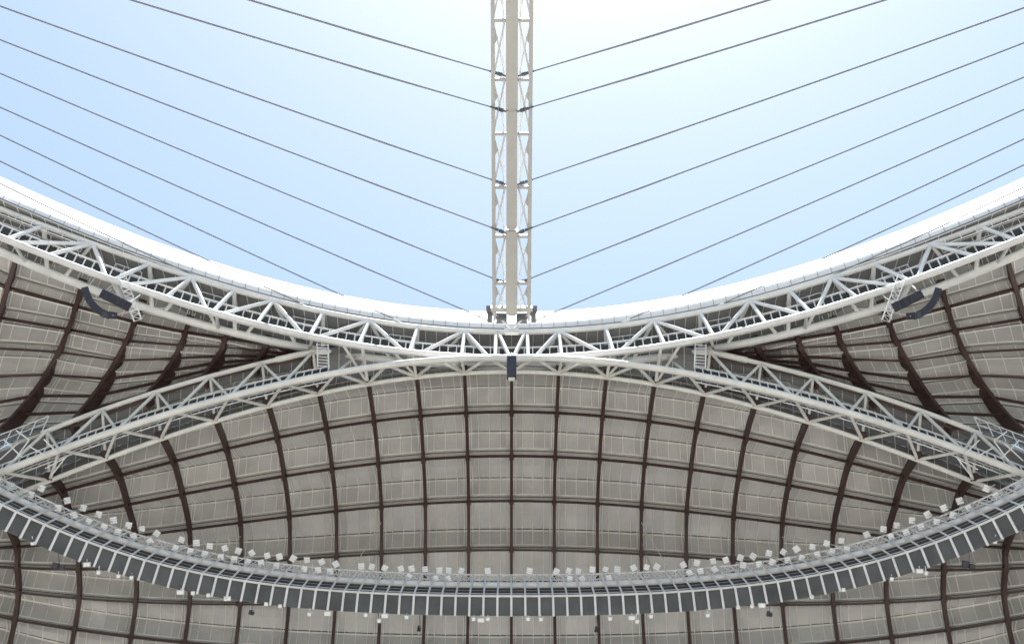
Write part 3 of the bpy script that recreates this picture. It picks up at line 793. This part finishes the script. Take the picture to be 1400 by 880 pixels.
# ------------------------------------------------------------------ speakers and rigging at the rim
for sg, nm in ((-1, 'left'), (1, 'right')):
    def S(v): return Vector((v.x*-sg, v.y, v.z))
    # curved line array
    pts = [(117, 397), (119.5, 405), (124, 413), (130, 420), (137.5, 426), (146, 430), (154, 431)]
    P = [S(at_d(x, y, 54.5-.25*i)) for i, (x, y) in enumerate(pts)]
    root = thing('line_array', 'curved navy line array speaker hanging from the rim at far %s' % nm, 'speaker', tuple(P[3]), 'curved line arrays')
    for i in range(6):
        c = P[i].lerp(P[i+1], .5); ln = (P[i+1]-P[i]); tg = ln.normalized(); vw = (c*-1).normalized(); nn = tg.cross(vw).normalized(); bb = nn.cross(tg)
        k = MB(); k.box(c, tg, nn, bb, ln.length*.49, .17, .28, bev=.03)
        k.box(c+nn*.0+bb*.285, tg, nn, bb, ln.length*.3, .10, .006)
        k.build('cabinet', SPK, root)
    k = MB(); k.tube([P[0], S(at_d(150, 399, 55))], .02, 5); k.tube([P[-1], S(at_d(186, 424, 55)), S(at_d(235, 420, 57))], .022, 5); k.tube([P[0], P[0]+Vector((0, .3, 1.6))], .02, 5); k.build('rigging_bar', GREYW, root)
    # straight array
    a, b_ = S(at_d(142, 402, 54)), S(at_d(174, 418, 53.2))
    root = thing('speaker_array', 'straight dark blue speaker bank tilted beside the curved array at far %s' % nm, 'speaker', tuple(a.lerp(b_, .5)), 'straight speaker banks')
    tg = (b_-a).normalized(); vw = (a*-1).normalized(); nn = tg.cross(vw).normalized(); bb = nn.cross(tg); L = (b_-a).length
    for i in range(4):
        c = a+tg*(L*(i+.5)/4); k = MB(); k.box(c, tg, nn, bb, L/8*.97, .23, .26, bev=.03)
        for q in (-.1, .1): k.box(c+bb*.262+nn*q, tg, nn, bb, .03, .03, .004)
        k.build('cabinet', SPK, root)
    k = MB(); k.tube([a-nn*.25, a+nn*.32, a+nn*.32+Vector((0, .5, 1.5))], .03, 5); k.tube([a-tg*.1, a-tg*.1+Vector((0, .6, 1.6))], .02, 5); k.tube([b_-tg*.1, b_+Vector((0, .8, 1.9))], .015, 5); k.build('rigging_frame', GREYW, root)
    # lattice rigging mast
    a, b_ = S(at_d(167, 380, 55.0)), S(at_d(187, 434, 53.4))
    root = thing('rigging_mast', 'white lattice mast hanging from the rim beside the %s speakers' % nm, 'mast', tuple(b_), 'lattice masts by the speakers')
    tg = (b_-a).normalized(); vw = (a*-1).normalized(); nn = tg.cross(vw).normalized(); bb = nn.cross(tg); L = (b_-a).length; hw = .2
    for sx, sy in ((-1, -1), (1, -1), (1, 1), (-1, 1)):
        k = MB(); k.tube([a+nn*sx*hw+bb*sy*hw, b_+nn*sx*hw*.8+bb*sy*hw*.8], .026, 5); k.build('leg', WHITE, root)
    k = MB(); N = 8
    for i in range(N):
        p0, p1 = a+tg*(L*i/N), a+tg*(L*(i+1)/N)
        for (u, v) in ((nn, bb), (bb, nn)):
            for s_ in (-1, 1):
                k.tube([p0+u*hw*s_+v*hw, p1+u*hw*s_-v*hw], .016, 4); k.tube([p1-v*hw+u*hw*s_, p1+v*hw+u*hw*s_], .014, 4)
    k.build('lacing', WHITE, root)
# black column speaker in the middle
p = at_d(699.5, 502.5, 56.5)
root = thing('column_speaker', 'black box speaker hanging on the centre line under the beam', 'speaker', tuple(p))
k = MB(); dn = Vector((0, .25, -1)).normalized(); ff = Vector((0, -1, -.25)).normalized()
for i in range(3): k.box(p+dn*((i-1)*.42), bx_, dn, ff, .245, .205, .2, bev=.02)
k.build('cabinet', SPK, root)
k = MB(); k.box(p+dn*.7, bx_, dn, ff, .17, .05, .1); k.build('clamp', GREYW, root)
k = MB(); k.tube([p-dn*.6, p-dn*.6+Vector((-.15, .5, .9))], .03, 5); k.tube([p-dn*.6, p-dn*.6+Vector((.15, .5, .9))], .03, 5); k.tube([p-dn*.6+Vector((0,.2,.4)), p-dn*.6+Vector((0,.5, .95))], .05, 5); k.build('hanger', GREYW, root)

# ------------------------------------------------------------------ service platforms and upper catwalks at both ends
for sg, nm in ((-1, 'left'), (1, 'right')):
    def S(v): return Vector((v.x*-sg, v.y, v.z))
    o = at_d(18, 612, 54.5)
    root = thing('service_platform', 'grey steel service platform with ducts behind the arch foot at far %s' % nm, 'platform', tuple(S(o)), 'service platforms')
    k = MB()
    for i in range(5):
        a = at_d(-40, 618-i*6+4, 54.0+i*.3); b_ = at_d(52+i*3, 590-i*1.5+(2 if i % 2 else 0), 55.5+i*.3); k.tube([S(a), S(b_)], .05+.03*(i % 2), 6)
    k.build('duct', PLAT, root)
    k = MB()
    for i in range(6):
        f = i/5; a = at_d(-30, 622, 53.6).lerp(at_d(58, 588, 55.0), f); k.tube([S(a), S(a+Vector((0, 0, 1.0)))], .025, 5)
    k.tube([S(at_d(-30, 622, 53.6)+Vector((0, 0, 1))), S(at_d(58, 588, 55.0)+Vector((0, 0, 1)))], .025, 5); k.tube([S(at_d(-30, 622, 53.6)+Vector((0, 0, .5))), S(at_d(58, 588, 55.0)+Vector((0, 0, .5)))], .02, 5)
    for (a, b_) in (((22, 588), (40, 601)), ((40, 601), (20, 628)), ((5, 600), (30, 625)), ((0, 628), (25, 605)), ((40, 610), (62, 622)), ((60, 600), (80, 620)), ((62, 640), (90, 625)), ((70, 650), (92, 622))):
        k.tube([S(at_d(*a, 53.4)), S(at_d(*b_, 53.2))], .035, 5)
    k.build('guard_rail', GREYW, root)
    k = MB(); a, b_ = at_d(-40, 632, 54.2), at_d(60, 596, 55.6); w2 = Vector((0, 1.3, .1))
    k.quad(S(a), S(b_), S(b_+w2), S(a+w2)); t3 = Vector((0, 0, -.12)); k.quad(S(a+t3), S(b_+t3), S(b_+w2+t3), S(a+w2+t3)); k.quad(S(a), S(b_), S(b_+t3), S(a+t3)); k.quad(S(a+w2), S(b_+w2), S(b_+w2+t3), S(a+w2+t3))
    k.build('deck', PLAT, root)
    # upper catwalk along the rim
    xs2 = lin(xu(30)-3.5, xu(112), 24)
    pts = [S(Vector((x, U_y(x)-.25, ZU-.62))) for x in xs2]
    root = thing('upper_catwalk', 'thin white railed catwalk under the fascia at the far %s' % nm, 'catwalk', tuple(pts[12]), 'catwalks under the fascia')
    railing(pts, .42, .72, .032, .026).build('guard_rail', WHITE, root)
    p2 = [p+Vector((0, .6, .05)) for p in pts]
    railing(p2, .42, .72, .025, .02).build('guard_rail', WHITE, root)
